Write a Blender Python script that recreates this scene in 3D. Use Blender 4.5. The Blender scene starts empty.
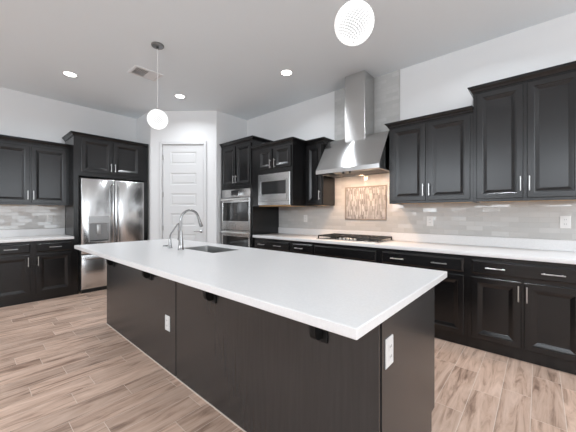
import bpy, bmesh, math, random
from mathutils import Vector, Matrix
random.seed(7)
PI = math.pi
scn = bpy.context.scene
COL = scn.collection

# ------------------------------------------------------------------ camera
CAM_H = 1.276
F_PX = 284.57
cam = bpy.data.cameras.new('camera')
cam.sensor_width = 36.0
cam.lens = F_PX / 576 * 36.0
cam.shift_y = -(216 - 213.145) / 576
cam.clip_start = 0.05
cam_o = bpy.data.objects.new('camera', cam)
COL.objects.link(cam_o)
cam_o.location = (0, 0, CAM_H)
cam_o.rotation_euler = (PI / 2, 0, math.radians(41.406))
scn.camera = cam_o

# ------------------------------------------------------------------ colour management
scn.view_settings.view_transform = 'Standard'
scn.view_settings.look = 'None'
scn.view_settings.gamma = 1.0
scn.view_settings.use_curve_mapping = False
scn.view_settings.exposure = 0.15
scn.cycles.use_denoising = True
scn.cycles.max_bounces = 10
scn.cycles.diffuse_bounces = 6
scn.cycles.sample_clamp_indirect = 6.0
scn.cycles.caustics_reflective = False
scn.cycles.caustics_refractive = False

# ------------------------------------------------------------------ world and daylight
world = bpy.data.worlds.new('daylight')
scn.world = world
world.use_nodes = True
world.node_tree.nodes['Background'].inputs[0].default_value = (0.93, 0.97, 1.0, 1)
world.node_tree.nodes['Background'].inputs[1].default_value = 1.5


def area(name, loc, rot, sx, sy, power, color=(1, 1, 1), shape='RECTANGLE', spread=PI):
    l = bpy.data.lights.new(name, 'AREA')
    l.shape = shape
    l.size = sx
    l.size_y = sy
    l.energy = power
    l.color = color
    l.spread = spread
    o = bpy.data.objects.new(name, l)
    COL.objects.link(o)
    o.location = loc
    o.rotation_euler = rot
    return o


# area lights at unseen windows added behind and beside the camera to balance light
DAY = (0.93, 1.0, 1.075)
area('added_rear_window_daylight', (-2.75, -5.05, 2.42), (-PI / 2, 0, PI), 4.3, 1.15, 108, DAY)
area('added_rear_window_daylight_2', (1.55, -5.05, 2.42), (-PI / 2, 0, PI), 3.3, 1.15, 82, DAY)
area('added_side_window_daylight', (4.05, 0.75, 1.95), (0, PI / 2, 0), 2.2, 4.3, 95, DAY)

LX, RX = -6.045, 4.0          # left wall, right wall
BY, FY = 3.783, -5.0          # range wall, rear wall
CZ = 3.163                    # ceiling


# ------------------------------------------------------------------ materials
def mat(name):
    m = bpy.data.materials.new(name)
    m.use_nodes = True
    nt = m.node_tree
    return m, nt, nt.nodes['Principled BSDF']


def simple(name, col, rough=0.5, metal=0.0, spec=0.5, coat=0.0, emit=None, estr=0.0):
    m, nt, b = mat(name)
    b.inputs['Base Color'].default_value = (*col, 1)
    b.inputs['Roughness'].default_value = rough
    b.inputs['Metallic'].default_value = metal
    b.inputs['Specular IOR Level'].default_value = spec
    b.inputs['Coat Weight'].default_value = coat
    if emit:
        b.inputs['Emission Color'].default_value = (*emit, 1)
        b.inputs['Emission Strength'].default_value = estr
    return m


def N(nt, typ, **kw):
    n = nt.nodes.new(typ)
    for k, v in kw.items():
        if hasattr(n, k):
            setattr(n, k, v)
        else:
            n.inputs[k].default_value = v
    return n


def grain_coords(nt, scale):
    tc = nt.nodes.new('ShaderNodeTexCoord')
    mp = nt.nodes.new('ShaderNodeMapping')
    mp.inputs['Scale'].default_value = scale
    nt.links.new(tc.outputs['Object'], mp.inputs['Vector'])
    return mp


def ramp(nt, src, stops):
    r = nt.nodes.new('ShaderNodeValToRGB')
    el = r.color_ramp.elements
    while len(el) < len(stops):
        el.new(0.5)
    for e, (p, c) in zip(el, stops):
        e.position = p
        e.color = (*c, 1)
    nt.links.new(src, r.inputs['Fac'])
    return r


def stained_wood(name, c0, c1, rough, scale=(26, 26, 1.6), bump=0.02, spec=0.5):
    m, nt, b = mat(name)
    mp = grain_coords(nt, scale)
    n = N(nt, 'ShaderNodeTexNoise', Scale=2.2, Detail=6.0, Roughness=0.62)
    nt.links.new(mp.outputs[0], n.inputs['Vector'])
    r = ramp(nt, n.outputs['Fac'], [(0.3, c0), (0.72, c1)])
    nt.links.new(r.outputs['Color'], b.inputs['Base Color'])
    b.inputs['Roughness'].default_value = rough
    b.inputs['Specular IOR Level'].default_value = spec
    bp = N(nt, 'ShaderNodeBump', Strength=bump, Distance=0.002)
    nt.links.new(n.outputs['Fac'], bp.inputs['Height'])
    nt.links.new(bp.outputs['Normal'], b.inputs['Normal'])
    return m


ESPRESSO = stained_wood('espresso_wood', (0.0045, 0.0043, 0.0046), (0.0065, 0.0062, 0.0066), 0.25, bump=0.004, spec=0.5)
PANEL = stained_wood('espresso_panel', (0.026, 0.0248, 0.0245), (0.034, 0.033, 0.0325), 0.27, bump=0.006)
MAPLE = stained_wood('maple_underside', (0.55, 0.33, 0.15), (0.66, 0.42, 0.2), 0.5, (1.5, 20, 20))
BLACKIRON = simple('black_iron', (0.004, 0.004, 0.004), 0.6, spec=0.3)
BLACKGAP = simple('black_plastic', (0.01, 0.01, 0.01), 0.5)
NICKEL = simple('brushed_nickel', (0.50, 0.49, 0.48), 0.32, 1.0)
CHROME = simple('satin_chrome', (0.45, 0.45, 0.45), 0.2, 1.0)
WHITEPLASTIC = simple('white_plastic', (0.70, 0.70, 0.69), 0.4)
DARKSLOT = simple('dark_slot', (0.05, 0.05, 0.05), 0.6)
GREYPLASTIC = simple('grey_plastic', (0.2, 0.2, 0.2), 0.4)
GLASSBLACK = simple('black_glass', (0.012, 0.012, 0.014), 0.06, 0.0, 0.7)
WINDOWGLASS = simple('smoked_oven_glass', (0.02, 0.02, 0.02), 0.08, 0.0, 0.6)
DOORWHITE = simple('white_door_paint', (0.62, 0.62, 0.62), 0.45)
CASTIRON = simple('cast_iron', (0.015, 0.014, 0.013), 0.5)
LENS = simple('lamp_lens', (0.9, 0.9, 0.9), 0.5, emit=(1, 0.98, 0.95), estr=8.0)
WARMLENS = simple('warm_lamp_lens', (0.9, 0.9, 0.9), 0.5, emit=(1, 0.72, 0.45), estr=6.0)
BULB = simple('pendant_bulb', (0.9, 0.9, 0.9), 0.5, emit=(1, 0.98, 0.95), estr=9.0)
VENTWHITE = simple('vent_white', (0.74, 0.74, 0.74), 0.5)
CAULK = simple('caulk', (0.62, 0.55, 0.49), 0.7)


def steel(name, base=0.56, rough=0.24, scale=(1.0, 1.0, 60.0), bump=0.02, aniso=0.0):
    m, nt, b = mat(name)
    if aniso:
        tg = N(nt, 'ShaderNodeTangent', direction_type='RADIAL', axis='Z')
        nt.links.new(tg.outputs[0], b.inputs['Tangent'])
        b.inputs['Anisotropic'].default_value = aniso
        b.inputs['Anisotropic Rotation'].default_value = 0.25
    mp = grain_coords(nt, scale)
    n = N(nt, 'ShaderNodeTexNoise', Scale=6.0, Detail=4.0)
    nt.links.new(mp.outputs[0], n.inputs['Vector'])
    r = ramp(nt, n.outputs['Fac'], [(0.3, (rough - 0.015,) * 3), (0.7, (rough + 0.015,) * 3)])
    nt.links.new(r.outputs['Color'], b.inputs['Roughness'])
    b.inputs['Base Color'].default_value = (base, base, base * 0.99, 1)
    b.inputs['Metallic'].default_value = 1.0
    bp = N(nt, 'ShaderNodeBump', Strength=bump, Distance=0.002)
    nt.links.new(n.outputs['Fac'], bp.inputs['Height'])
    nt.links.new(bp.outputs['Normal'], b.inputs['Normal'])
    return m


OVENBAR = simple('oven_bar_steel', (0.82, 0.82, 0.82), 0.35, 1.0)
FAUCETMETAL = simple('faucet_satin_steel', (0.36, 0.36, 0.36), 0.24, 1.0)
STEEL = steel('brushed_steel', 0.56, 0.22, (1, 1, 12), 0.0)
STEELH = steel('hood_steel', 0.60, 0.24, (1.0, 1.0, 20.0), 0.0, 0.92)
STEELDARK = steel('dark_steel_filter', 0.3, 0.3)  # darker steel for the hood filters
SINKSTEEL = steel('sink_steel', 0.45, 0.35, (1, 1, 1), 0.01)
CANOPY = simple('pendant_canopy_nickel', (0.30, 0.30, 0.30), 0.35, 1.0)


def fridge_steel():
    m, nt, b = mat('fridge_steel')
    mp = grain_coords(nt, (2.6, 1.0, 0.35))
    n = N(nt, 'ShaderNodeTexNoise', Scale=2.0, Detail=1.0)
    nt.links.new(mp.outputs[0], n.inputs['Vector'])
    b.inputs['Base Color'].default_value = (0.66, 0.66, 0.66, 1)
    b.inputs['Metallic'].default_value = 1.0
    b.inputs['Roughness'].default_value = 0.2
    bp = N(nt, 'ShaderNodeBump', Strength=0.09, Distance=0.05)
    nt.links.new(n.outputs['Fac'], bp.inputs['Height'])
    nt.links.new(bp.outputs['Normal'], b.inputs['Normal'])
    return m


FSTEEL = fridge_steel()


def plaster(name, col):
    m, nt, b = mat(name)
    mp = grain_coords(nt, (1, 1, 1))
    n = N(nt, 'ShaderNodeTexNoise', Scale=60.0, Detail=3.0)
    nt.links.new(mp.outputs[0], n.inputs['Vector'])
    b.inputs['Base Color'].default_value = (*col, 1)
    b.inputs['Roughness'].default_value = 0.8
    b.inputs['Specular IOR Level'].default_value = 0.25
    bp = N(nt, 'ShaderNodeBump', Strength=0.06, Distance=0.003)
    nt.links.new(n.outputs['Fac'], bp.inputs['Height'])
    nt.links.new(bp.outputs['Normal'], b.inputs['Normal'])
    return m


WALLPAINT = plaster('wall_paint', (0.71, 0.71, 0.71))
CEILPAINT = plaster('ceiling_paint', (0.825, 0.875, 0.905))


def quartz():
    m, nt, b = mat('white_quartz')
    mp = grain_coords(nt, (1, 1, 1))
    n = N(nt, 'ShaderNodeTexNoise', Scale=90.0, Detail=2.0)
    nt.links.new(mp.outputs[0], n.inputs['Vector'])
    r = ramp(nt, n.outputs['Fac'], [(0.35, (0.715, 0.715, 0.715)), (0.7, (0.755, 0.755, 0.755))])
    nt.links.new(r.outputs['Color'], b.inputs['Base Color'])
    b.inputs['Roughness'].default_value = 0.3
    b.inputs['Specular IOR Level'].default_value = 0.35
    return m


QUARTZ = quartz()


def wood_tile():
    m, nt, b = mat('wood_look_tile')
    tc = nt.nodes.new('ShaderNodeTexCoord')
    at = N(nt, 'ShaderNodeAttribute', attribute_name='plank')
    off = N(nt, 'ShaderNodeVectorMath', operation='SCALE')
    nt.links.new(at.outputs['Vector'], off.inputs[0])
    off.inputs['Scale'].default_value = 37.0
    add = N(nt, 'ShaderNodeVectorMath', operation='ADD')
    nt.links.new(tc.outputs['Object'], add.inputs[0])
    nt.links.new(off.outputs[0], add.inputs[1])
    mp = nt.nodes.new('ShaderNodeMapping')
    mp.inputs['Scale'].default_value = (13.0, 1.5, 1.0)
    nt.links.new(add.outputs[0], mp.inputs['Vector'])
    n = N(nt, 'ShaderNodeTexNoise', Scale=1.4, Detail=7.0, Roughness=0.62, Distortion=0.9)
    nt.links.new(mp.outputs[0], n.inputs['Vector'])
    r = ramp(nt, n.outputs['Fac'], [(0.32, (0.24, 0.156, 0.115)), (0.47, (0.52, 0.367, 0.283)), (0.66, (0.655, 0.488, 0.392))])
    hs = nt.nodes.new('ShaderNodeHueSaturation')
    mr = N(nt, 'ShaderNodeMapRange')
    mr.inputs['To Min'].default_value = 0.84
    mr.inputs['To Max'].default_value = 1.14
    nt.links.new(at.outputs['Fac'], mr.inputs['Value'])
    nt.links.new(mr.outputs[0], hs.inputs['Value'])
    nt.links.new(r.outputs['Color'], hs.inputs['Color'])
    nt.links.new(hs.outputs['Color'], b.inputs['Base Color'])
    b.inputs['Roughness'].default_value = 0.42
    b.inputs['Specular IOR Level'].default_value = 0.4
    return m


WOODTILE = wood_tile()
GROUT = simple('floor_grout', (0.74, 0.64, 0.56), 0.8)


def subway(name, axes, c0, c1, mortar):
    """glossy 2 x 6 inch subway tiles laid in running bond; axes picks which object axes are the tile's run and rise"""
    m, nt, b = mat(name)
    tc = nt.nodes.new('ShaderNodeTexCoord')
    sp = nt.nodes.new('ShaderNodeSeparateXYZ')
    nt.links.new(tc.outputs['Object'], sp.inputs[0])
    cb = nt.nodes.new('ShaderNodeCombineXYZ')
    nt.links.new(sp.outputs[axes[0]], cb.inputs[0])
    nt.links.new(sp.outputs[axes[1]], cb.inputs[1])
    br = N(nt, 'ShaderNodeTexBrick')
    br.offset = 0.5
    br.inputs['Scale'].default_value = 1.0
    br.inputs['Brick Width'].default_value = 0.155
    br.inputs['Row Height'].default_value = 0.0515
    br.inputs['Mortar Size'].default_value = 0.0018
    br.inputs['Mortar Smooth'].default_value = 0.4
    br.inputs['Color1'].default_value = (*c0, 1)
    br.inputs['Color2'].default_value = (*c1, 1)
    br.inputs['Mortar'].default_value = (*mortar, 1)
    nt.links.new(cb.outputs[0], br.inputs['Vector'])
    nt.links.new(br.outputs['Color'], b.inputs['Base Color'])
    b.inputs['Roughness'].default_value = 0.08
    b.inputs['Specular IOR Level'].default_value = 0.65
    n = N(nt, 'ShaderNodeTexNoise', Scale=9.0, Detail=1.0)
    nt.links.new(cb.outputs[0], n.inputs['Vector'])
    ma = N(nt, 'ShaderNodeMath', operation='MULTIPLY_ADD')
    nt.links.new(br.outputs['Fac'], ma.inputs[0])
    ma.inputs[1].default_value = -1.0
    nt.links.new(n.outputs['Fac'], ma.inputs[2])
    bp = N(nt, 'ShaderNodeBump', Strength=0.35, Distance=0.003)
    nt.links.new(ma.outputs[0], bp.inputs['Height'])
    # every tile is set at a slightly different tilt
    b2 = N(nt, 'ShaderNodeTexBrick')
    b2.offset = 0.5
    for k in ('Scale', 'Brick Width', 'Row Height', 'Mortar Size'):
        b2.inputs[k].default_value = br.inputs[k].default_value
    b2.inputs['Color1'].default_value = (0, 0, 0, 1)
    b2.inputs['Color2'].default_value = (1, 1, 1, 1)
    nt.links.new(cb.outputs[0], b2.inputs['Vector'])
    wn = N(nt, 'ShaderNodeTexWhiteNoise', noise_dimensions='1D')
    nt.links.new(b2.outputs['Color'], wn.inputs['W'])
    sb = N(nt, 'ShaderNodeVectorMath', operation='SUBTRACT')
    nt.links.new(wn.outputs['Color'], sb.inputs[0])
    sb.inputs[1].default_value = (.5, .5, .5)
    sc = N(nt, 'ShaderNodeVectorMath', operation='SCALE')
    nt.links.new(sb.outputs[0], sc.inputs[0])
    sc.inputs['Scale'].default_value = 0.11
    ge = nt.nodes.new('ShaderNodeNewGeometry')
    ad = N(nt, 'ShaderNodeVectorMath', operation='ADD')
    nt.links.new(ge.outputs['Normal'], ad.inputs[0])
    nt.links.new(sc.outputs[0], ad.inputs[1])
    nm = N(nt, 'ShaderNodeVectorMath', operation='NORMALIZE')
    nt.links.new(ad.outputs[0], nm.inputs[0])
    nt.links.new(nm.outputs[0], bp.inputs['Normal'])
    nt.links.new(bp.outputs['Normal'], b.inputs['Normal'])
    return m


TILE_BACK = subway('subway_tile_range_wall', (0, 2), (0.46, 0.457, 0.446), (0.53, 0.527, 0.515), (0.46, 0.453, 0.44))
TILE_LEFT = subway('subway_tile_left_wall', (1, 2), (0.46, 0.457, 0.446), (0.53, 0.527, 0.515), (0.46, 0.453, 0.44))


def mosaic():
    m, nt, b = mat('stick_mosaic')
    tc = nt.nodes.new('ShaderNodeTexCoord')
    sp = nt.nodes.new('ShaderNodeSeparateXYZ')
    nt.links.new(tc.outputs['Object'], sp.inputs[0])
    cb = nt.nodes.new('ShaderNodeCombineXYZ')
    nt.links.new(sp.outputs[2], cb.inputs[0])
    nt.links.new(sp.outputs[0], cb.inputs[1])
    br = N(nt, 'ShaderNodeTexBrick')
    br.offset = 0.37
    br.inputs['Scale'].default_value = 1.0
    br.inputs['Brick Width'].default_value = 0.075
    br.inputs['Row Height'].default_value = 0.0145
    br.inputs['Mortar Size'].default_value = 0.0012
    br.inputs['Color1'].default_value = (0, 0, 0, 1)
    br.inputs['Color2'].default_value = (1, 1, 1, 1)
    br.inputs['Mortar'].default_value = (0.5, 0.5, 0.5, 1)
    nt.links.new(cb.outputs[0], br.inputs['Vector'])
    r = ramp(nt, br.outputs['Color'], [(0.0, (0.19, 0.18, 0.17)), (0.35, (0.29, 0.275, 0.265)), (0.65, (0.40, 0.39, 0.38)), (1.0, (0.56, 0.56, 0.56))])
    nt.links.new(r.outputs['Color'], b.inputs['Base Color'])
    b.inputs['Roughness'].default_value = 0.18
    bp = N(nt, 'ShaderNodeBump', Strength=0.4, Distance=0.002)
    nt.links.new(br.outputs['Color'], bp.inputs['Height'])
    nt.links.new(bp.outputs['Normal'], b.inputs['Normal'])
    return m


MOSAIC = mosaic()
PENCIL = simple('pencil_trim_tile', (0.25, 0.21, 0.18), 0.3)


def thin_glass():
    m = bpy.data.materials.new('window_glass')
    m.use_nodes = True
    nt = m.node_tree
    nt.nodes.clear()
    out = nt.nodes.new('ShaderNodeOutputMaterial')
    tr = nt.nodes.new('ShaderNodeBsdfTransparent')
    gl = N(nt, 'ShaderNodeBsdfGlossy', Roughness=0.02)
    mx = N(nt, 'ShaderNodeMixShader', Fac=0.06)
    nt.links.new(tr.outputs[0], mx.inputs[1])
    nt.links.new(gl.outputs[0], mx.inputs[2])
    nt.links.new(mx.outputs[0], out.inputs[0])
    return m


PANE = thin_glass()
BEAD = simple('pendant_beads', (0.5, 0.5, 0.5), 0.3, emit=(1, 1, 1), estr=0.82)
DIFFUSER = simple('pendant_diffuser', (0.1, 0.1, 0.1), 0.5, emit=(1, 1, 1), estr=0.4)


# ------------------------------------------------------------------ mesh helpers
class MB:
    def __init__(self):
        self.bm = bmesh.new()

    def box(self, x0, x1, y0, y1, z0, z1, bev=0.0, seg=1, M=None):
        t = bmesh.new()
        bmesh.ops.create_cube(t, size=1.0)
        for v in t.verts:
            v.co = Vector(((x0 + x1) / 2 + v.co.x * (x1 - x0), (y0 + y1) / 2 + v.co.y * (y1 - y0), (z0 + z1) / 2 + v.co.z * (z1 - z0)))
        if bev > 0:
            bmesh.ops.bevel(t, geom=t.edges[:], offset=bev, segments=seg, profile=0.5, affect='EDGES')
        self._merge(t, M)
        return self

    def _merge(self, t, M=None):
        if M is not None:
            bmesh.ops.transform(t, matrix=M, verts=t.verts[:])
        me = bpy.data.meshes.new('tmp')
        t.to_mesh(me)
        t.free()
        self.bm.from_mesh(me)
        bpy.data.meshes.remove(me)

    def loft(self, rings, cap0=True, cap1=True, close=False):
        bm = self.bm
        vs = [[bm.verts.new(p) for p in r] for r in rings]
        n = len(rings[0])
        pairs = list(zip(vs[:-1], vs[1:]))
        if close:
            pairs.append((vs[-1], vs[0]))
        for a, b in pairs:
            for i in range(n):
                j = (i + 1) % n
                try:
                    bm.faces.new((a[i], a[j], b[j], b[i]))
                except ValueError:
                    pass
        if not close:
            if cap0:
                bm.faces.new(vs[0][::-1])
            if cap1:
                bm.faces.new(vs[-1])
        return self

    def lathe(self, prof, c=(0, 0, 0), axis='Z', seg=24):
        rings = []
        for r, h in prof:
            ring = []
            for k in range(seg):
                a = 2 * PI * k / seg
                u, v = max(r, 1e-5) * math.cos(a), max(r, 1e-5) * math.sin(a)
                p = (u, v, h) if axis == 'Z' else ((u, h, v) if axis == 'Y' else (h, u, v))
                ring.append((c[0] + p[0], c[1] + p[1], c[2] + p[2]))
            rings.append(ring)
        return self.loft(rings)

    def tube(self, pts, rad, seg=12):
        pts = [Vector(p) for p in pts]
        if not isinstance(rad, (list, tuple)):
            rad = [rad] * len(pts)
        rings = []
        up = None
        for i, p in enumerate(pts):
            t = (pts[min(i + 1, len(pts) - 1)] - pts[max(i - 1, 0)]).normalized()
            if up is None:
                up = Vector((0, 0, 1)) if abs(t.z) < 0.9 else Vector((1, 0, 0))
            a = (up - t * up.dot(t)).normalized()
            up = a
            b = t.cross(a)
            rings.append([tuple(p + (a * math.cos(2 * PI * k / seg) + b * math.sin(2 * PI * k / seg)) * rad[i]) for k in range(seg)])
        return self.loft(rings)

    def prism(self, poly, axis, a, b):
        def P(u, v, w):
            return {'X': (w, u, v), 'Y': (u, w, v), 'Z': (u, v, w)}[axis]
        return self.loft([[P(u, v, a) for u, v in poly], [P(u, v, b) for u, v in poly]])

    def build(self, name, material, parent=None, smooth=True, loc=None, ang=32):
        bmesh.ops.recalc_face_normals(self.bm, faces=self.bm.faces[:])
        me = bpy.data.meshes.new(name)
        self.bm.to_mesh(me)
        self.bm.free()
        if smooth:
            for p in me.polygons:
                p.use_smooth = True
            me.set_sharp_from_angle(angle=math.radians(ang))
        me.materials.append(material)
        o = bpy.data.objects.new(name, me)
        COL.objects.link(o)
        if parent is not None:
            o.parent = parent
        if loc is not None:
            o.location = loc
        return o


def rect(x0, x1, z0, z1, y):
    return [(x0, y, z0), (x1, y, z0), (x1, y, z1), (x0, y, z1)]


def rect_in(x0, x1, z0, z1, i, y):
    return rect(x0 + i, x1 - i, z0 + i, z1 - i, y)


def tag(o, label=None, cat=None, group=None, kind=None):
    if label:
        o['label'] = label
    if cat:
        o['category'] = cat
    if group:
        o['group'] = group
    if kind:
        o['kind'] = kind
    return o


def thing(name, label, cat, loc=(0, 0, 0), rz=0.0, group=None):
    o = bpy.data.objects.new(name, None)
    o.empty_display_size = 0.1
    COL.objects.link(o)
    o.location = loc
    o.rotation_euler = (0, 0, rz)
    return tag(o, label, cat, group)


def dup(root, loc, rz, label, group=None):
    r = root.copy()
    COL.objects.link(r)
    r.location = loc
    r.rotation_euler = (0, 0, rz)
    r['label'] = label
    if group:
        r['group'] = group
    for ch in list(root.children):
        c = ch.copy()
        COL.objects.link(c)
        c.parent = r
        for g in list(ch.children):
            d = g.copy()
            COL.objects.link(d)
            d.parent = c
    return r


def struct(o):
    o['kind'] = 'structure'
    return o


# ------------------------------------------------------------------ floor
COLW, PLEN, GAP = 0.163, 0.61, 0.0035
KNOWN = {20: .285, 19: .434, 18: .73, 17: .535, 16: .918, 15: .642, 14: .497, 13: .78, 12: 1.028, 11: .56, 10: 1.03,
         3: .3, 2: 2.103, 1: 2.437, 0: 2.587, -1: 2.33}


def build_floor():
    mb = MB()
    bm = mb.bm
    lay = bm.faces.layers.float.new('plank')
    k = math.floor((-0.202 - RX) / COLW)
    while True:
        xl = -0.202 - COLW * k
        if xl + COLW < LX:
            break
        off = KNOWN.get(k, random.uniform(0, PLEN)) % PLEN
        y = FY - PLEN + off - (FY % PLEN)
        while y < BY:
            a, b_ = max(xl + GAP / 2, LX), min(xl + COLW - GAP / 2, RX)
            c, d = max(y + GAP / 2, FY), min(y + PLEN - GAP / 2, BY)
            if b_ > a and d > c:
                f = bm.faces.new([bm.verts.new(p) for p in ((a, c, 0), (b_, c, 0), (b_, d, 0), (a, d, 0))])
                f[lay] = random.random()
            y += PLEN
        k += 1
    o = mb.build('floor', WOODTILE, smooth=False)
    struct(o)
    g = MB().box(LX - .1, RX + .1, FY - .1, BY + .1, -0.06, -0.0015).build('floor_grout', GROUT, o)
    return o


build_floor()

# ------------------------------------------------------------------ shell
struct(MB().box(LX - .15, RX + .15, FY - .15, BY + .15, CZ, CZ + .1).build('ceiling', CEILPAINT))
struct(MB().box(LX - .15, LX, FY, 2.27, 0, CZ).build('wall_left', WALLPAINT))
struct(MB().box(-4.45, RX + .15, BY, BY + .12, 0, CZ).build('wall_back', WALLPAINT))
struct(MB().box(LX - .15, -5.40, 2.27, 2.39, 0, CZ).build('wall_pantry_left', WALLPAINT))
struct(MB().box(-4.57, -4.45, 3.055, BY + .12, 0, CZ).build('wall_pantry_right', WALLPAINT))

# the pantry wall runs diagonally across the corner; its door is built in the wall's own frame
PA = math.atan2(0.785, 0.95)
PO = thing('wall_pantry', None, None, (-5.40, 2.27, 0), PA)
struct(PO)
PLEN_W = 1.2324
w = MB()
w.box(0, .222, 0, .1, 0, CZ)
w.box(1.004, PLEN_W, 0, .1, 0, CZ)
w.box(.222, 1.004, 0, .1, 2.55, CZ)
w.build('wall_face', WALLPAINT, PO)
DO = thing('door_1', None, None, (-5.40, 2.27, 0), PA)
struct(DO)
c = MB()
for (x0, x1, z0, z1) in ((.168, .226, 0, 2.604), (1.0, 1.058, 0, 2.604), (.226, 1.0, 2.546, 2.604)):
    c.box(x0, x1, -.018, 0, z0, z1, .005)
    c.box(x0 + .01, x1 - .01, -.023, -.016, z0, z1 - .01, .002)
c.build('casing', DOORWHITE, DO)
slab = MB()
zs = [.10, .28, .51, .66, .89, 1.04, 1.27, 1.41, 1.64, 1.80, 2.02, 2.18, 2.41, 2.543]
X0, X1, P0, P1 = .229, .997, .372, .857
Y = .012
slab.box(X0, P0, Y, .045, .012, 2.543)
slab.box(P1, X1, Y, .045, .012, 2.543)
prev = .012
for i in range(1, 13, 2):
    slab.box(P0, P1, Y, .045, prev, zs[i])
    a, b_ = zs[i], zs[i + 1]
    R = [rect(P0, P1, a, b_, .045), rect(P0, P1, a, b_, Y), rect_in(P0, P1, a, b_, .012, Y + .008),
         rect_in(P0, P1, a, b_, .03, Y + .009), rect_in(P0, P1, a, b_, .045, Y + .003)]
    slab.loft(R)
    prev = b_
slab.box(P0, P1, Y, .045, prev, 2.543)
slab.build('door_panel', DOORWHITE, DO, ang=6)
for z in (.3, 1.0, 1.62, 2.31):
    h = MB().tube([(.227, -.004, z - .048), (.227, -.004, z + .048)], .0075, 8)
    h.box(.212, .24, .006, .0115, z - .045, z + .045)
    h.build('hinge', NICKEL, DO)
h = MB()
h.lathe([(.03, Y), (.03, Y - .006), (.024, Y - .012), (.011, Y - .014), (.010, Y - .05)], (.945, 0, .94), 'Y', 20)
h.tube([(.95, Y - .05, .94), (.90, Y - .052, .941), (.85, Y - .048, .938), (.825, Y - .044, .936)], [.0105, .0095, .008, .007], 10)
h.build('door_lever', CHROME, DO)


def windowed_wall(name, length, h, openings, M):
    """a wall in its own frame (x along, y thickness) with rectangular window openings, plus frames and panes"""
    o = thing(name, None, None)
    struct(o)
    o.matrix_world = M
    b = MB()
    xs = 0
    for (a0, a1, z0, z1) in openings:
        b.box(xs, a0, 0, .15, 0, h)
        if z0 > 0:
            b.box(a0, a1, 0, .15, 0, z0)
        b.box(a0, a1, 0, .15, z1, h)
        xs = a1
    b.box(xs, length, 0, .15, 0, h)
    b.build('wall_face', WALLPAINT, o)
    return o


def window(name, M, a0, a1, z0, z1, nv):
    o = thing(name, None, None)
    struct(o)
    o.matrix_world = M
    f = MB()
    f.box(a0, a0 + .06, .03, .10, z0, z1).box(a1 - .06, a1, .03, .10, z0, z1)
    f.box(a0 + .06, a1 - .06, .03, .10, z0, z0 + .06).box(a0 + .06, a1 - .06, .03, .10, z1 - .06, z1)
    for k in range(1, nv):
        x = a0 + (a1 - a0) * k / nv
        f.box(x - .03, x + .03, .035, .095, z0 + .06, z1 - .06)
    f.build('window_frame', DOORWHITE, o)
    MB().box(a0 + .05, a1 - .05, .062, .068, z0 + .05, z1 - .05).build('pane', PANE, o)


MR = Matrix.Translation((RX, FY, 0)) @ Matrix.Rotation(PI, 4, 'Z')
rear_open = [(RX - 3.2, RX + .1, 1.84, 3.0), (RX + .6, RX + 4.9, 1.84, 3.0)]  # unseen high windows, added and placed for their light and reflections
windowed_wall('wall_rear', RX - LX, CZ, rear_open, MR)
window('added_window_1', MR, *rear_open[0], 3)
window('added_window_2', MR, *rear_open[1], 4)
MS = Matrix.Translation((RX, BY, 0)) @ Matrix.Rotation(-PI / 2, 4, 'Z')
side_open = [(BY - 2.9, BY + 1.4, .85, 3.05)]  # unseen side window, added and placed for its reflection in the left cabinets
windowed_wall('wall_right', BY - FY, CZ, side_open, MS)
window('added_window_3', MS, *side_open[0], 4)

# ------------------------------------------------------------------ wall tile
TB = MB()
TB.box(-3.553, .322, BY - .008, BY, 1.02, 1.405)
TB.box(-2.365, -1.374, BY - .008, BY, 1.405, CZ)
struct(TB.build('wall_back_tile', TILE_BACK))
struct(MB().box(LX, LX + .008, .16, 1.117, 1.026, 1.43).build('wall_left_tile', TILE_LEFT))
et = MB()
et.box(-2.369, -2.365, BY - .010, BY, 1.41, CZ)
et.box(-1.374, -1.370, BY - .010, BY, 1.41, CZ)
struct(et.build('trim_1', simple('tile_edge_trim', (0.45, 0.45, 0.44), 0.35, 0.6)))


# ------------------------------------------------------------------ cabinet parts (local frame: x along the front, -y towards the viewer)
def door_mesh(x0, x1, z0, z1, f=.055):
    R = [rect(x0, x1, z0, z1, 0), rect(x0, x1, z0, z1, -.016), rect_in(x0, x1, z0, z1, .004, -.020),
         rect_in(x0, x1, z0, z1, f - .006, -.020), rect_in(x0, x1, z0, z1, f, -.0158), rect_in(x0, x1, z0, z1, f + .004, -.0158),
         rect_in(x0, x1, z0, z1, f + .031, -.0070), rect_in(x0, x1, z0, z1, f + .032, -.0058)]
    return MB().loft(R)


def handle(x, z, vert, ln=.135):
    m = MB()
    if vert:
        m.box(x - .0048, x + .0048, -.054, -.045, z - ln / 2, z + ln / 2, .002)
        for s in (-1, 1):
            m.box(x - .0045, x + .0045, -.046, -.0195, z + s * (ln / 2 - .018) - .0045, z + s * (ln / 2 - .018) + .0045)
    else:
        m.box(x - ln / 2, x + ln / 2, -.054, -.045, z - .0048, z + .0048, .002)
        for s in (-1, 1):
            m.box(x + s * (ln / 2 - .018) - .0045, x + s * (ln / 2 - .018) + .0045, -.046, -.0195, z - .0045, z + .0045)
    return m


def door(root, x0, x1, z0, z1, hx=None, hz=None, f=.055):
    d = door_mesh(x0, x1, z0, z1, f).build('door', ESPRESSO, root, ang=6)
    if hx is not None:
        handle(hx, hz, True).build('handle', NICKEL, d)
    return d


def drawer(root, x0, x1, z0, z1, hxs=(), name='drawer'):
    R = [rect(x0, x1, z0, z1, 0), rect(x0, x1, z0, z1, -.011), rect_in(x0, x1, z0, z1, .012, -.0165), rect_in(x0, x1, z0, z1, .016, -.020)]
    d = MB().loft(R).build(name, ESPRESSO, root, ang=6)
    for hx in hxs:
        handle(hx, (z0 + z1) / 2, False, .145).build('handle', NICKEL, d)
    return d


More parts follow.
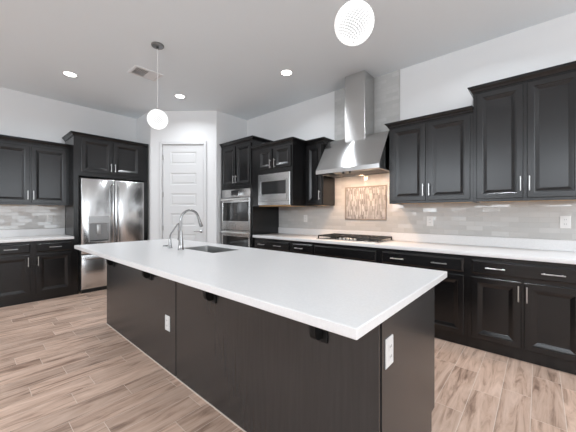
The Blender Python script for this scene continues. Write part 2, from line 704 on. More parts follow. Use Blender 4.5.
def crown(root, W, D, z0, z1, left=True, right=True, p=.045, DR=None):
    h = z1 - z0
    prof = [(0, 0), (.006, 0), (.006, .10), (.012, .16), (.016, .36), (.026, .60), (.036, .72), (.040, .76), (.040, .84), (p, .88), (p, 1.0)]
    rings = []
    for o, t in prof:
        l, r = (o if left else 0), (o if right else 0)
        z = z0 + h * t
        ring_ = [(-l, -o, z), (W + r, -o, z), (W + r, DR or D, z)]
        if DR:
            ring_ += [(W, DR, z), (W, D, z)]
        rings.append(ring_ + [(-l, D, z)])
    return MB().loft(rings).build('crown_moulding', ESPRESSO, root)


def wall_unit(name, label, cat, loc, rz, W, D, z0, z1, zc, doors, group, crown_l=True, crown_r=True):
    """doors: list of (x0, x1, z0, z1, handle x, handle z)"""
    t = thing(name, label, cat, loc, rz, group)
    MB().box(0, W, 0, D, z0 + .012, z1).box(0, W, 0, .02, z0, z0 + .012).box(0, .016, .02, D, z0, z0 + .012).box(W - .016, W, .02, D, z0, z0 + .012).build('body', ESPRESSO, t)
    MB().box(.018, W - .018, .021, D - .002, z0 + .003, z0 + .0115).build('bottom_panel', MAPLE, t)
    for d in doors:
        door(t, *d)
    crown(t, W, D, z1 - .001, zc, crown_l, crown_r)
    return t


def base_unit(label, loc, rz, W, D, drawers, doors, group, false=False):
    t = thing('base_cabinet', label, 'cabinet', loc, rz, group)
    MB().box(0, W, 0, D, .10, .874).build('body', ESPRESSO, t)
    MB().box(0, W, .012, D, 0, .0995).build('toe_kick', ESPRESSO, t)
    for (x0, x1, hx) in drawers:
        drawer(t, x0, x1, .712, .842, hx, 'false_front' if false else 'drawer')
    for (x0, x1, hx) in doors:
        door(t, x0, x1, .108, .682, hx, .585)
    return t


R90 = PI / 2
GU = 'black wall cabinets with crown moulding'
GB = 'black base cabinets'

# ------------------------------------------------------------------ left wall run
LF = -5.70 - .04
wall_unit('wall_cabinet', 'black two-door wall cabinet left of the refrigerator, above the left white counter', 'cabinet',
          (LF, .18, 0), R90, .938, .303, 1.398, 2.31, 2.388,
          [(.025, .456, 1.425, 2.278, .436, 1.545), (.478, .905, 1.425, 2.278, .500, 1.545)], GU, True, False)
base_unit('black base cabinet nearest the refrigerator under the left white counter', (-5.44, .64, 0), R90, .478, .60,
          [(.035, .452, (.25,))], [(.035, .452, .055)], GB)
base_unit('black base cabinet at the left edge of the photo, farther from the refrigerator', (-5.44, .16, 0), R90, .479, .60,
          [(.035, .452, (.25,))], [(.035, .452, .428)], GB)
t = thing('countertop', 'white quartz countertop on the left wall base cabinets, beside the refrigerator', 'countertop', (-5.41, .15, .876), R90)
MB().box(0, .968, 0, .633, 0, .038, .003, 2).build('slab', QUARTZ, t)
MB().box(0, .968, .613, .633, .0385, .148, .002).build('upstand', QUARTZ, t)

# refrigerator enclosure
FCX, FC0, FCW = -5.46, 1.12, 1.125
t = thing('refrigerator_cabinet', 'tall black cabinet surround with two doors over the steel refrigerator', 'cabinet', (FCX, FC0, 0), R90)
b = MB()
b.box(0, .065, 0, .58, 0, 2.49)
b.box(1.058, FCW, 0, .58, 0, 2.49)
b.box(.065, 1.058, 0, .58, 1.872, 2.49)
b.build('body', ESPRESSO, t)
door(t, .099, .530, 1.935, 2.478, .513, 2.04)
door(t, .556, .990, 1.935, 2.478, .575, 2.04)
crown(t, FCW, .58, 2.489, 2.549, True, False)

# ------------------------------------------------------------------ refrigerator
t = thing('refrigerator', 'stainless steel french-door refrigerator with ice dispenser in the left door', 'refrigerator', (-5.40, 1.205, 0), R90)
W = .952
MB().box(0, W, .062, .63, .03, 1.832).build('body', simple('fridge_side_grey', (.12, .12, .12), .4, .5), t)
MB().box(.02, W - .02, .05, .062, .0, .06).build('toe_grille', BLACKGAP, t)


def sdoor(x0, x1, z0, z1, hole=None):
    R = [rect(x0, x1, z0, z1, .058), rect(x0, x1, z0, z1, .012), rect_in(x0, x1, z0, z1, .003, .004), rect_in(x0, x1, z0, z1, .011, 0)]
    if hole:
        R += [rect(*hole, 0), rect(*hole, .05)]
    return MB().loft(R)


ld = sdoor(.002, W / 2 - .002, .622, 1.832, (.112, .382, .82, 1.112)).build('left_door', FSTEEL, t)
rd = sdoor(W / 2 + .002, W - .002, .622, 1.832).build('right_door', FSTEEL, t)
fd = sdoor(.002, W - .002, .065, .612).build('freezer_drawer', FSTEEL, t)


def bar(x, z0, z1):
    return MB().tube([(x, .002, z0), (x, -.035, z0 + .012), (x, -.052, z0 + .05), (x, -.060, (z0 + z1) / 2), (x, -.052, z1 - .05), (x, -.035, z1 - .012), (x, .002, z1)], .0115, 12)


bar(.438, .70, 1.765).build('handle', CHROME, ld)
bar(.514, .70, 1.765).build('handle', CHROME, rd)
MB().tube([(.06, .002, .555), (.068, -.035, .555), (.11, -.052, .555), (.476, -.058, .555), (.842, -.052, .555), (.884, -.035, .555), (.892, .002, .555)], .0115, 12).build('handle', CHROME, fd)
dp = MB()
dp.box(.100, .394, -.005, .002, 1.116, 1.225, .002)
dp.box(.100, .111, -.004, .002, .81, 1.116).box(.383, .394, -.004, .002, .81, 1.116).box(.111, .383, -.004, .002, .81, .819)
dp = dp.build('dispenser_panel', simple('dispenser_grey', (.42, .42, .42), .3, .9), ld)
MB().box(.114, .380, .046, .049, .822, 1.110).build('dispenser_cavity', simple('dispenser_cavity_grey', (.28, .28, .28), .3, .6), ld)
MB().box(.215, .275, .015, .03, .93, 1.09, .006, 2).build('dispenser_paddle', simple('paddle_grey', (.5, .5, .5), .35, .6), ld)
MB().box(.125, .37, -.002, .044, .822, .836, .002).build('drip_tray', BLACKGAP, ld)
lg = MB().lathe([(.026, 0), (.026, -.002), (.023, -.0025), (.021, -.0012), (0, -.0012)], (.872, 0, 1.748), 'Y', 28)
for k in (-1, 1):
    lg.tube([(.872 + k * .011 * math.cos(a) - k * .002, -.002, 1.748 + k * .004 + .009 * math.sin(a)) for a in [i * PI / 5 for i in range(10)]], .0014, 6)
lg.build('badge', CHROME, rd)

# ------------------------------------------------------------------ range wall: tall oven cabinet
OX, OW = -4.43, .874
t = thing('oven_cabinet', 'tall black cabinet housing the double wall oven beside the white pantry door', 'cabinet', (OX, 3.15, 0))
b = MB()
b.box(0, .052, 0, .63, 0, 2.49).box(OW - .034, OW, 0, .63, 0, 2.49)
b.box(.052, OW - .034, 0, .63, 1.70, 2.49).box(.052, OW - .034, 0, .63, 0, .34).box(.052, OW - .034, .61, .63, .34, 1.70)
b.build('body', ESPRESSO, t)
door(t, .035, .425, 1.752, 2.455, .405, 1.865)
door(t, .452, .842, 1.752, 2.455, .472, 1.865)
crown(t, OW, .63, 2.489, 2.549, False, True)

t = thing('double_wall_oven', 'stainless steel double wall oven stacked in the tall black cabinet', 'oven', (-4.376, 3.145, 0))
W = .786
MB().box(.004, W - .004, .002, .55, .345, 1.695).build('body', simple('oven_casing', (.05, .05, .05), .4, .6), t)
cp = MB().box(0, W, -.022, .0, 1.552, 1.694, .004, 2).build('control_panel', STEEL, t)
MB().box(.28, .47, -.0245, -.0215, 1.585, 1.670).build('display', GLASSBLACK, cp)
for (z0, z1, w0, w1, hz) in ((.985, 1.546, 1.13, 1.472, 1.512), (.385, .975, .53, .878, .938)):
    R = [rect(0, W, z0, z1, 0), rect(0, W, z0, z1, -.026), rect_in(0, W, z0, z1, .004, -.030),
         rect(.034, W - .034, w0, w1, -.030), rect(.04, W - .04, w0 + .006, w1 - .006, -.026)]
    dr = MB().loft(R).build('oven_door', STEEL, t)
    MB().box(.0405, W - .0405, -.0268, -.0262, w0 + .0065, w1 - .0065).build('window', WINDOWGLASS, dr)
    hm = MB().tube([(.03, -.070, hz), (W - .03, -.070, hz)], .012, 12)
    for x in (.055, W - .055):
        hm.tube([(x, -.029, hz), (x, -.070, hz)], .009, 10)
    hm.build('handle', OVENBAR, dr)
    if z0 > .9:
        MB().lathe([(.024, 0), (.024, -.003), (.019, -.004), (0, -.003)], (W * .5, -.0295, z0 + .07), 'Y', 24).build('badge', CHROME, dr)
MB().box(.0, W, -.012, 0, .345, .383).build('vent_trim', BLACKGAP, t)

# ------------------------------------------------------------------ microwave cabinet
MX, MW_ = -3.555, .866
t = thing('microwave_cabinet', 'black wall cabinet with two small doors around the built-in microwave', 'cabinet', (MX, 3.15, 0))
b = MB()
b.box(.001, .155, 0, .62, 1.386, 2.31).box(.838, MW_, 0, .62, 1.386, 2.31)
b.box(.155, .838, 0, .62, 1.893, 2.31).box(.155, .838, .605, .62, 1.386, 1.893)
b.build('body', ESPRESSO, t)
MB().box(.156, .837, .0, .604, 1.386, 1.397).build('bottom_panel', MAPLE, t)
door(t, .165, .452, 1.965, 2.275, .437, 2.04, .045)
door(t, .520 - .005, .840, 1.965, 2.275, .530, 2.04, .045)
crown(t, MW_, .62, 2.309, 2.374, False, True, DR=.262)

t = thing('microwave', 'stainless steel built-in microwave with trim frame under the small black doors', 'microwave', (-3.397, 3.145, 1.399))
W, Hh = .676, .489
R = [rect(0, W, 0, Hh, .004), rect(0, W, 0, Hh, -.018), rect_in(0, W, 0, Hh, .003, -.022), rect(.055, W - .055, .085, .385, -.022), rect(.055, W - .055, .085, .385, .004)]
MB().loft(R, close=True).build('trim_frame', STEEL, t)
MB().box(.058, W - .058, .006, .45, .02, .385).build('body', BLACKGAP, t)
md = MB().loft([rect(.057, .615, .087, .383, .005), rect(.057, .615, .087, .383, -.024), rect_in(.057, .615, .087, .383, .003, -.027),
                rect(.07, .605, .168, .372, -.027), rect(.073, .602, .171, .369, -.025)]).build('door', STEEL, t)
MB().box(.0735, .49, -.0268, -.0255, .1715, .3685).build('window', WINDOWGLASS, md)
cp = MB().box(.4915, .6015, -.0275, -.0255, .1715, .3685).build('control_panel', GLASSBLACK, md)
MB().lathe([(.017, 0), (.017, -.003), (.013, -.004), (0, -.003)], (.335, -.0265, .13), 'Y', 20).build('badge', CHROME, md)
MB().box(.02, W - .02, -.0235, -.0215, .058, .062).build('vent_slot', BLACKGAP, t)

# ------------------------------------------------------------------ small / mid / large wall cabinets
UY = 3.46
wall_unit('wall_cabinet', 'narrow single-door black wall cabinet between the microwave and the range hood', 'cabinet',
          (-2.687, UY, 0), 0, .322, .322, 1.392, 2.31, 2.376, [(.028, .300, 1.42, 2.29, .276, 1.54)], GU, False, True)
wall_unit('wall_cabinet', 'shorter black two-door wall cabinet right of the range hood', 'cabinet',
          (-1.383, UY, 0), 0, .874, .322, 1.392, 2.31, 2.374,
          [(.030, .414, 1.42, 2.298, .398, 1.54), (.444, .848, 1.42, 2.298, .462, 1.54)], GU, True, False)
wall_unit('wall_cabinet', 'taller black two-door wall cabinet at the right edge of the photo', 'cabinet',
          (-.507, UY, 0), 0, .812, .322, 1.392, 2.50, 2.566,
          [(.030, .396, 1.42, 2.488, .378, 1.552), (.424, .786, 1.42, 2.488, .442, 1.552)], GU, True, True)

# ------------------------------------------------------------------ base cabinets along the range wall
BYF = 3.17
base_unit('black base cabinet at the foot of the tall oven cabinet, with a wide two-handle drawer', (-3.555, BYF, 0), 0, .833, .60,
          [(.05, .795, (.218, .571))], [(.05, .415, .395), (.432, .795, .452)], GB)
base_unit('narrow black base cabinet with one single-handle drawer, left of the cooktop', (-2.721, BYF, 0), 0, .395, .60,
          [(.022, .38, (.16,))], [(.022, .38, .36)], GB)
base_unit('black base cabinet under the cooktop with a plain front and no drawer handle', (-2.325, BYF, 0), 0, .938, .60,
          [(.02, .912, ())], [(.02, .458, .44), (.475, .912, .493)], GB, True)
base_unit('black base cabinet just right of the cooktop, partly behind the island corner', (-1.386, BYF, 0), 0, .875, .60,
          [(.036, .845, (.218, .636))], [(.036, .432, .412), (.448, .845, .468)], GB)
base_unit('black base cabinet at the right edge of the photo under the white counter', (-.510, BYF, 0), 0, .815, .60,
          [(.034, .782, (.215, .597))], [(.034, .396, .378), (.416, .782, .434)], GB)
t = thing('countertop', 'long white quartz countertop along the tiled range wall', 'countertop', (-3.555, 3.145, .876))
MB().box(.001, 3.875, 0, .636, 0, .038, .003, 2).build('slab', QUARTZ, t)
MB().box(.001, 3.875, .618, .636, .0385, .143, .002).build('upstand', QUARTZ, t)

# ------------------------------------------------------------------ mosaic panel
t = thing('mosaic_panel', 'framed panel of beige and brown vertical stick mosaic above the cooktop', 'mosaic', (-2.183, BY - .008, 1.178))
W, Hh = .637, .482
MB().box(.018, W - .018, -.006, -.0005, .018, Hh - .018).build('mosaic_field', MOSAIC, t)
m = MB()
for (x0, x1, z0, z1) in ((0, W, 0, .0175), (0, W, Hh - .0175, Hh), (0, .0175, .0175, Hh - .0175), (W - .0175, W, .0175, Hh - .0175)):
    m.box(x0, x1, -.012, -.0005, z0, z1, .003)
m.build('frame', PENCIL, t)

# ------------------------------------------------------------------ range hood
HX = -1.867
t = thing('range_hood', 'stainless steel chimney range hood above the cooktop', 'range hood', (HX, BY - .009, 0))
D = BY - .009
w2 = .457
fy, sy_, cy_ = 3.222 - D, 3.514 - D, 3.475 - D
prof = [(0, 1.862), (0, 2.312), (sy_, 2.312), (fy, 1.866), (fy, 1.812), (fy + .05, 1.812), (fy + .05, 1.842), (-.03, 1.842), (-.03, 1.862)]
cn = MB()
# canopy: sloped shell open underneath
def side(x):
    return [(x, 0, 1.812), (x, 0, 2.312), (x, sy_, 2.312), (x, fy, 1.866), (x, fy, 1.812)]
def inner(x):
    return [(x, -.02, 1.812), (x, -.02, 1.85), (x, sy_, 1.85), (x, fy + .06, 1.85), (x, fy + .06, 1.812)]
A, B = side(-w2), side(w2)
bmv = cn.bm
va = [bmv.verts.new(p) for p in A]
vb = [bmv.verts.new(p) for p in B]
for i in range(4):
    bmv.faces.new((va[i], va[i + 1], vb[i + 1], vb[i]))
bmv.faces.new(va)
bmv.faces.new(vb[::-1])
outer = [va[4], vb[4], vb[0], va[0]]
ins = [bmv.verts.new(p) for p in ((-w2 + .03, fy + .075, 1.812), (w2 - .03, fy + .075, 1.812), (w2 - .03, -.02, 1.812), (-w2 + .03, -.02, 1.812))]
top = [bmv.verts.new((v.co.x, v.co.y, 1.838)) for v in ins]
for i in range(4):
    j = (i + 1) % 4
    bmv.faces.new((outer[i], outer[j], ins[j], ins[i]))
    bmv.faces.new((ins[i], ins[j], top[j], top[i]))
bmv.faces.new(top)
cn.build('canopy', STEELH, t)
MB().box(-.148, .148, cy_, -.001, 2.19, CZ - .001, .002).build('chimney', STEELH, t)
MB().box(-w2 - .0008, w2 + .0008, fy - .0015, fy + .002, 1.8125, 1.8655, .0006).build('lip', STEEL, t)
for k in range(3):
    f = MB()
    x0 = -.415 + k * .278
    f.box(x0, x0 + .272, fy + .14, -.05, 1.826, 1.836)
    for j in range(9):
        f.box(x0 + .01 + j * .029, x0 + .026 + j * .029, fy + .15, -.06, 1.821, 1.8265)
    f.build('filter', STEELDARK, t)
for x in (-.05, .045):
    MB().lathe([(.013, 1.8115), (.013, 1.792), (.010, 1.789), (0, 1.789)], (x, fy + .045, 0), 'Z', 16).build('knob', BLACKGAP, t)
for x in (-.24, .24):
    MB().lathe([(.032, 1.8375), (.032, 1.824), (.026, 1.822), (0, 1.822)], (x, fy + .11, 0), 'Z', 20).build('hood_lamp', WARMLENS, t)
    sp = bpy.data.lights.new('hood_lamp_light', 'SPOT')
    sp.energy = 22
    sp.color = (1.0, 0.64, 0.40)
    sp.spot_size = math.radians(150)
    sp.spot_blend = 0.8
    sp.shadow_soft_size = .03
    so = bpy.data.objects.new('hood_lamp_light', sp)
    COL.objects.link(so)
    so.parent = t
    so.location = (x, fy + .11, 1.81)
    so.rotation_euler = (math.radians(28), 0, 0)

# ------------------------------------------------------------------ cooktop
t = thing('cooktop', 'five-burner gas cooktop with black iron grates on the range wall counter', 'cooktop', (-1.892, 3.515, .9145))
MB().box(-.458, .448, -.25, .235, 0, .012, .005, 2).build('tray', STEEL, t)
for (gx0, gx1, gy0) in ((-.448, -.152, -.225), (-.139, .139, -.12), (.152, .438, -.225)):
    g = MB()
    z0, z1 = .036, .055
    for x in (gx0, gx1 - .014):
        g.box(x, x + .014, gy0, .215, z0, z1, .003)
    for y in (gy0, gy0 + (.201 - gy0) * .5, .201):
        g.box(gx0 + .014, gx1 - .014, y, y + .014, z0, z1, .003)
    xm = (gx0 + gx1) / 2
    g.box(xm - .006, xm + .006, gy0 + .015, .2, z0 + .001, z1 + .002)
    for q in (.25, .75):
        y = gy0 + (.201 - gy0) * q
        g.box(gx0 + .015, xm - .008, y, y + .012, z0 + .001, z1 + .002)
        g.box(xm + .008, gx1 - .015, y, y + .012, z0 + .001, z1 + .002)
    for x in (gx0, gx1 - .014):
        for y in (gy0, .201):
            g.box(x, x + .014, y, y + .014, .0121, z0)
    g.build('grate', CASTIRON, t)
for (x, y, r) in ((-.29, -.07, .038), (-.29, .115, .045), (0, .03, .055), (.29, -.07, .045), (.29, .115, .038)):
    MB().lathe([(r + .012, .0121), (r + .012, .018), (r, .02), (r, .028), (r - .006, .031), (0, .031)], (x, y, 0), 'Z', 24).build('burner', CASTIRON, t)
for k in range(5):
    MB().lathe([(.019, .0121), (.018, .03), (.015, .033), (0, .033)], (-.108 + k * .054, -.185, 0), 'Z', 18).build('knob', NICKEL, t)


# ------------------------------------------------------------------ outlets
def outlet(loc, rz, label, first=[None]):
    if first[0] is not None:
        return dup(first[0], loc, rz, label)
    t = thing('outlet', label, 'outlet', loc, rz, 'white wall outlets')
    MB().loft([rect(-.038, .038, -.06, .06, -.0003), rect(-.038, .038, -.06, .06, -.003), rect(-.034, .034, -.056, .056, -.006)]).build('cover_plate', WHITEPLASTIC, t)
    for s in (-1, 1):
        k = MB().box(-.0165, .0165, -.0085, -.0062, s * .021 - .0145, s * .021 + .0145, .001).build('socket', WHITEPLASTIC, t)
        sl = MB()
        for x in (-.0065, .0065):
            sl.box(x - .0012, x + .0012, -.0092, -.0086, s * .021 - .002, s * .021 + .008)
        sl.build('slots', DARKSLOT, k)
    first[0] = t
    return t


outlet((-2.935, BY - .008, 1.187), 0, 'white outlet on the tile between the oven cabinet and the cooktop')
outlet((-1.003, BY - .008, 1.178), 0, 'white outlet on the tile under the shorter wall cabinet right of the hood')
outlet((.188, BY - .008, 1.190), 0, 'white outlet on the tile at the right edge of the photo')
outlet((LX + .008, .92, 1.187), R90, 'white outlet on the grey tile left of the refrigerator')
outlet((-2.245, 1.0795, .39), 0, 'white outlet low on the long front panel of the island')
outlet((-.4695, 1.168, .70), R90, 'white outlet high on the near end panel of the island')

# ------------------------------------------------------------------ island
IX0, IX1, IY0, IY1 = -3.74, -.47, 1.08, 1.86
t = thing('kitchen_island', 'long dark espresso kitchen island base under the white top', 'island', (0, 0, 0))
b = MB()
b.box(IX0 + .012, IX1 - .022, IY0 + .0135, IY0 + .032, .0, .8755)
b.box(IX0 + .012, IX1 - .022, IY1 - .02, IY1, .11, .8755)
b.box(IX0 + .012, IX1 - .022, IY0 + .032, IY1 - .06, .0, .11)
b.box(IX0 + .012, IX0 + .03, IY0 + .032, IY1 - .02, .11, .8755)
b.box(IX1 - .04, IX1 - .022, IY0 + .032, IY1 - .02, .11, .8755)
b.build('body', ESPRESSO, t)
MB().box(IX0, -2.117, IY0, IY0 + .013, .004, .8755, .0015).build('front_panel', PANEL, t)
MB().box(-2.105, IX1 - .004, IY0, IY0 + .013, .004, .8755, .0015).build('front_panel', PANEL, t)
MB().prism([(IY0 + .021, .004), (IY1 - .06, .004), (IY1 - .06, .112), (IY1 + .002, .112), (IY1 + .002, .8755), (IY0 + .021, .8755)], 'X', IX1 - .021, IX1).build('end_panel', PANEL, t)
MB().prism([(IY0 + .021, .004), (IY1 - .06, .004), (IY1 - .06, .112), (IY1 + .002, .112), (IY1 + .002, .8755), (IY0 + .021, .8755)], 'X', IX0, IX0 + .011).build('end_panel', PANEL, t)
MB().box(IX0 - .004, IX1 - .004, IY0 - .005, IY0 + .001, .0, .006).build('caulk_line', CAULK, t)

SX0, SX1, SY0, SY1 = -3.927, -.427, .811, 1.983
KX0, KX1, KY0, KY1 = -2.80, -2.215, 1.49, 1.80


def ring(x0, x1, y0, y1, z):
    return [(x0, y0, z), (x1, y0, z), (x1, y1, z), (x0, y1, z)]


def rring(x0, x1, y0, y1, z, r, n=5):
    p = []
    for (cx, cy, a0) in ((x0 + r, y0 + r, PI), (x1 - r, y0 + r, 1.5 * PI), (x1 - r, y1 - r, 0), (x0 + r, y1 - r, .5 * PI)):
        for k in range(n):
            a = a0 + .5 * PI * k / (n - 1)
            p.append((cx + r * math.cos(a), cy + r * math.sin(a), z))
    return p


s = MB()
e = .003
s.loft([rring(KX0, KX1, KY0, KY1, .876, .02), rring(KX0, KX1, KY0, KY1, .913, .02), rring(KX0 - .001, KX1 + .001, KY0 - .001, KY1 + .001, .914, .02),
        rring(SX0 + e, SX1 - e, SY0 + e, SY1 - e, .914, .004), rring(SX0, SX1, SY0, SY1, .914 - e, .005), rring(SX0, SX1, SY0, SY1, .876 + e, .005),
        rring(SX0 + e, SX1 - e, SY0 + e, SY1 - e, .876, .004)], close=True)
tag(s.build('island_countertop', QUARTZ), 'large white quartz top of the kitchen island with sink cutout', 'countertop')

t = thing('sink', 'undermount stainless sink set into the white island top', 'sink', (0, 0, 0))
k = MB()
k.loft([rring(KX0 - .02, KX1 + .02, KY0 - .02, KY1 + .02, .8755, .03), rring(KX0 - .004, KX1 + .004, KY0 - .004, KY1 + .004, .8755, .024),
        rring(KX0 + .0005, KX1 - .0005, KY0 + .0005, KY1 - .0005, .8757, .02), rring(KX0 + .0005, KX1 - .0005, KY0 + .0005, KY1 - .0005, .9115, .02), rring(KX0 + .003, KX1 - .003, KY0 + .003, KY1 - .003, .9115, .02),
        rring(KX0 + .004, KX1 - .004, KY0 + .004, KY1 - .004, .70, .03), rring(KX0 + .03, KX1 - .03, KY0 + .03, KY1 - .03, .672, .04),
        rring(KX0 + .03, KX1 - .03, KY0 + .03, KY1 - .03, .668, .04), rring(KX0 - .002, KX1 + .002, KY0 - .002, KY1 + .002, .698, .03),
        rring(KX0 - .012, KX1 + .012, KY0 - .012, KY1 + .012, .872, .03), rring(KX0 - .02, KX1 + .02, KY0 - .02, KY1 + .02, .872, .03)], cap0=False, cap1=False)
kx, ky = (KX0 + KX1) / 2, (KY0 + KY1) / 2
bs = k
bs.box(KX0 + .03, KX1 - .03, KY0 + .03, KY1 - .03, .668, .672)
bs.build('basin', SINKSTEEL, t)
MB().lathe([(.045, .6725), (.045, .675), (.036, .674), (0, .6735)], (kx, ky, 0), 'Z', 24).build('drain', CHROME, t)

# ------------------------------------------------------------------ faucet and deck fittings
t = thing('faucet', 'tall satin gooseneck pull-down faucet with side lever beside the island sink', 'faucet', (-2.652, 1.408, .9145))
MB().lathe([(.030, 0), (.030, .006), (.026, .012), (.024, .05), (.021, .09), (.0165, .15), (.0145, .19)], (0, 0, 0), 'Z', 24).build('body', FAUCETMETAL, t)
pts = [(0, 0, .185), (0, 0, .25), (0, 0, .295)]
for k in range(1, 13):
    a = PI - k * (PI * .93) / 12
    pts.append((0, .098 + .098 * math.cos(a), .293 + .098 * math.sin(a)))
MB().tube(pts, .0115, 14).build('spout', FAUCETMETAL, t)
p = Vector(pts[-1])
dv = (Vector(pts[-1]) - Vector(pts[-2])).normalized()
MB().tube([p - dv * .004, p + dv * .01, p + dv * .055, p + dv * .095, p + dv * .10], [.0125, .0135, .0165, .0195, .017], 16).build('spray_head', FAUCETMETAL, t)
lv = MB().tube([(-.015, 0, .10), (-.05, 0, .102)], [.0125, .0115], 12)
lv.tube([(-.043, 0, .092), (-.045, 0, .13), (-.047, 0, .19), (-.048, 0, .25)], [.009, .0085, .0075, .007], 10)
lv.build('lever', FAUCETMETAL, t)
t = thing('soap_dispenser', 'slim satin soap dispenser with angled neck left of the faucet', 'soap dispenser', (-2.87, 1.405, .9145))
MB().lathe([(.024, 0), (.024, .005), (.018, .010), (.0155, .04), (.012, .085), (.010, .095)], (0, 0, 0), 'Z', 20).build('base', FAUCETMETAL, t)
MB().tube([(0, 0, .09), (0, 0, .125), (.012, .008, .155), (.04, .03, .205), (.066, .048, .248), (.078, .054, .252)], [.0075, .0075, .007, .007, .0075, .008], 10).build('nozzle', FAUCETMETAL, t)
t = MB().lathe([(.026, 0), (.026, .008), (.022, .012), (.014, .013), (0, .012)], (0, 0, 0), 'Z', 24).build('air_switch', simple('dark_nickel', (.25, .25, .25), .35, .9), loc=(-3.06, 1.446, .9145))
tag(t, 'flat round grey sink button on the island top, left of the soap dispenser', 'sink button')

# ------------------------------------------------------------------ countertop support brackets
t = thing('support_bracket', '', 'bracket', (0, 0, 0), 0, 'black brackets under the island top')
poly = [(0, 0), (0, -.165)]
for k in range(0, 7):
    a = -PI / 2 - k * PI / 12
    poly.append((-.022 + .034 * math.cos(a), -.125 + .04 * math.sin(a)))
poly += [(-.056, 0)]
MB().prism([(y - .012, z) for y, z in poly], 'X', -.022, .010).build('gusset', BLACKIRON, t)
MB().box(-.024, .034, -.0115, -.0005, -.185, -.0005, .003).build('wall_plate', BLACKIRON, t)
BR = [(-3.50, 'black bracket under the island top at its far end, nearest the refrigerator'),
      (-2.56, 'black bracket under the island top just left of the panel joint'),
      (-1.60, 'black bracket under the island top just right of the panel joint'),
      (-.745, 'black bracket under the island top nearest the near corner')]
for i, (x, lb) in enumerate(BR):
    if i == 0:
        t.location = (x, IY0 - .0005, .8755)
        t['label'] = lb
    else:
        dup(t, (x, IY0 - .0005, .8755), 0, lb)

# ------------------------------------------------------------------ pendants
PZ, PR = 2.328, .103
t = thing('pendant_light', 'white beaded globe pendant hanging over the far end of the island', 'pendant light', (-3.21, 1.428, CZ), 0, 'white globe pendants over the island')
cp = MB().lathe([(.066, -.0005), (.066, -.014), (.06, -.020), (.02, -.023), (0, -.023)], (0, 0, 0), 'Z', 28).build('canopy', CANOPY, t)
MB().lathe([(.011, -.0235), (.010, -.045), (0, -.045)], (0, 0, 0), 'Z', 14).build('cord_grip', DARKSLOT, cp)
MB().tube([(0, 0, -.046), (0, 0, PZ - CZ + PR + .012)], .0035, 8).build('cord', simple('clear_cord', (.75, .75, .75), .4), t)
MB().lathe([(.014, PZ - CZ + PR + .02), (.018, PZ - CZ + PR - .005), (.016, PZ - CZ + .055), (0, PZ - CZ + .055)], (0, 0, 0), 'Z', 16).build('socket', NICKEL, t)
bm = bmesh.new()
NB = 700
me_b = bmesh.new()
for i in range(NB):
    zz = 1 - 2 * (i + .5) / NB
    rr = math.sqrt(1 - zz * zz)
    a = i * PI * (3 - math.sqrt(5))
    c0 = Vector((PR * rr * math.cos(a), PR * rr * math.sin(a), PZ - CZ + PR * zz))
    if zz > .985:
        continue
    bmesh.ops.create_icosphere(bm, subdivisions=1, radius=.0062, matrix=Matrix.Translation(c0))
sh = MB()
sh.bm.free()
sh.bm = bm
shade = sh.build('beaded_shade', BEAD, t)
MB().lathe([((PR - .003) * math.sin(a), PZ - CZ - (PR - .003) * math.cos(a)) for a in [PI * k / 20 for k in range(20)] + [PI * .96]], (0, 0, 0), 'Z', 32).build('diffuser', DIFFUSER, shade)
pend2 = dup(t, (-.77, 1.428, CZ), 0, 'white beaded globe pendant over the near end of the island, cut by the top edge')

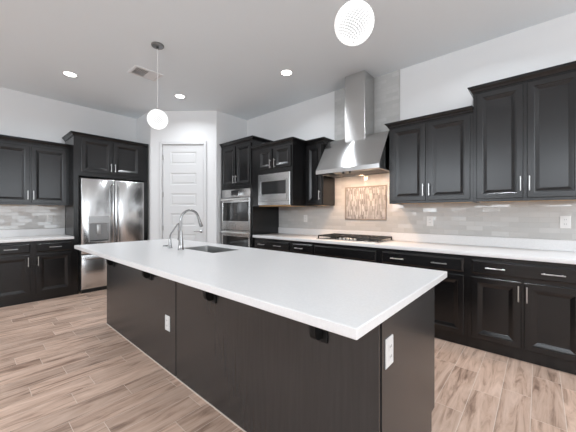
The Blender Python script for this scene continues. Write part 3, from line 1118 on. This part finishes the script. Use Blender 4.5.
# ------------------------------------------------------------------ recessed ceiling lights
t = thing('recessed_light', '', 'ceiling light', (0, 0, CZ), 0, 'recessed ceiling lights')
MB().loft([[(r * math.cos(2 * PI * k / 28), r * math.sin(2 * PI * k / 28), z) for k in range(28)] for r, z in
           ((.068, -.001), (.088, -.001), (.090, -.004), (.082, -.009), (.070, -.006), (.068, -.001))], cap0=False, cap1=False).build('trim_ring', VENTWHITE, t)
MB().lathe([(.0685, -.0015), (.0685, -.004), (.05, -.0055), (0, -.006)], (0, 0, 0), 'Z', 28).build('lens', LENS, t)
CAN = [(-4.77, .94, 'glowing recessed ceiling light nearest the left edge of the photo, before the refrigerator'),
       (-4.34, 2.29, 'glowing recessed ceiling light in front of the white pantry door'),
       (-2.54, 2.85, 'glowing recessed ceiling light over the range wall, left of the hood chimney')]
OFF = 'unseen recessed ceiling light added to balance the room light'
CAN += [(x, y, OFF) for x, y in ((-.35, 2.85), (-2.5, -.9), (-.35, -.9), (-4.77, -1.1), (1.6, 1.0), (1.6, 3.0))]  # unseen lights added to brighten counters and floor from above
for i, (x, y, lb) in enumerate(CAN):
    if i == 0:
        t.location = (x, y, CZ)
        t['label'] = lb
    else:
        dup(t, (x, y, CZ), 0, lb)
    area('recessed_lamp_light', (x, y, CZ - .012), (0, 0, 0), .13, .13, 10.0, (.93, .985, 1.04), 'DISK', math.radians(150))

# ------------------------------------------------------------------ ceiling vent
t = thing('air_vent', 'white rectangular air vent grille in the ceiling near the far pendant', 'air vent', (-3.98, 1.61, CZ))
W, L = .135, .18
f = MB()
f.loft([ring(-W, W, -L, L, -.0005), ring(-W, W, -L, L, -.006), ring(-W + .012, W - .012, -L + .012, L - .012, -.012),
        ring(-W + .032, W - .032, -L + .032, L - .032, -.012), ring(-W + .032, W - .032, -L + .032, L - .032, -.0005)], close=True)
f.build('frame', VENTWHITE, t)
MB().box(-W + .033, W - .033, -L + .033, L - .033, -.002, -.0005).build('duct', simple('duct_grey', (.36, .36, .36), .6), t)
for (x0, x1, y0, y1, along) in ((-.100, -.004, -.145, -.004, 'y'), (.004, .100, -.145, -.004, 'x'), (-.100, .100, .004, .145, 'y')):
    lv = MB()
    n = 6 if along == 'x' or y1 < 0 else 9
    for k in range(n):
        q = (k + .5) / n
        if along == 'y':
            c0 = x0 + (x1 - x0) * q
            lv.box(-.006 if y1 < 0 else -.0095, .006 if y1 < 0 else .0095, y0, y1, -.0007, .0007, M=Matrix.Translation((c0, 0, -.0075)) @ Matrix.Rotation(.6 if y1 < 0 else -.35, 4, 'Y'))
        else:
            c0 = y0 + (y1 - y0) * q
            lv.box(x0, x1, -.006, .006, -.0007, .0007, M=Matrix.Translation((0, c0, -.0075)) @ Matrix.Rotation(.6, 4, 'X'))
    lv.build('louvre_bank', VENTWHITE, t)
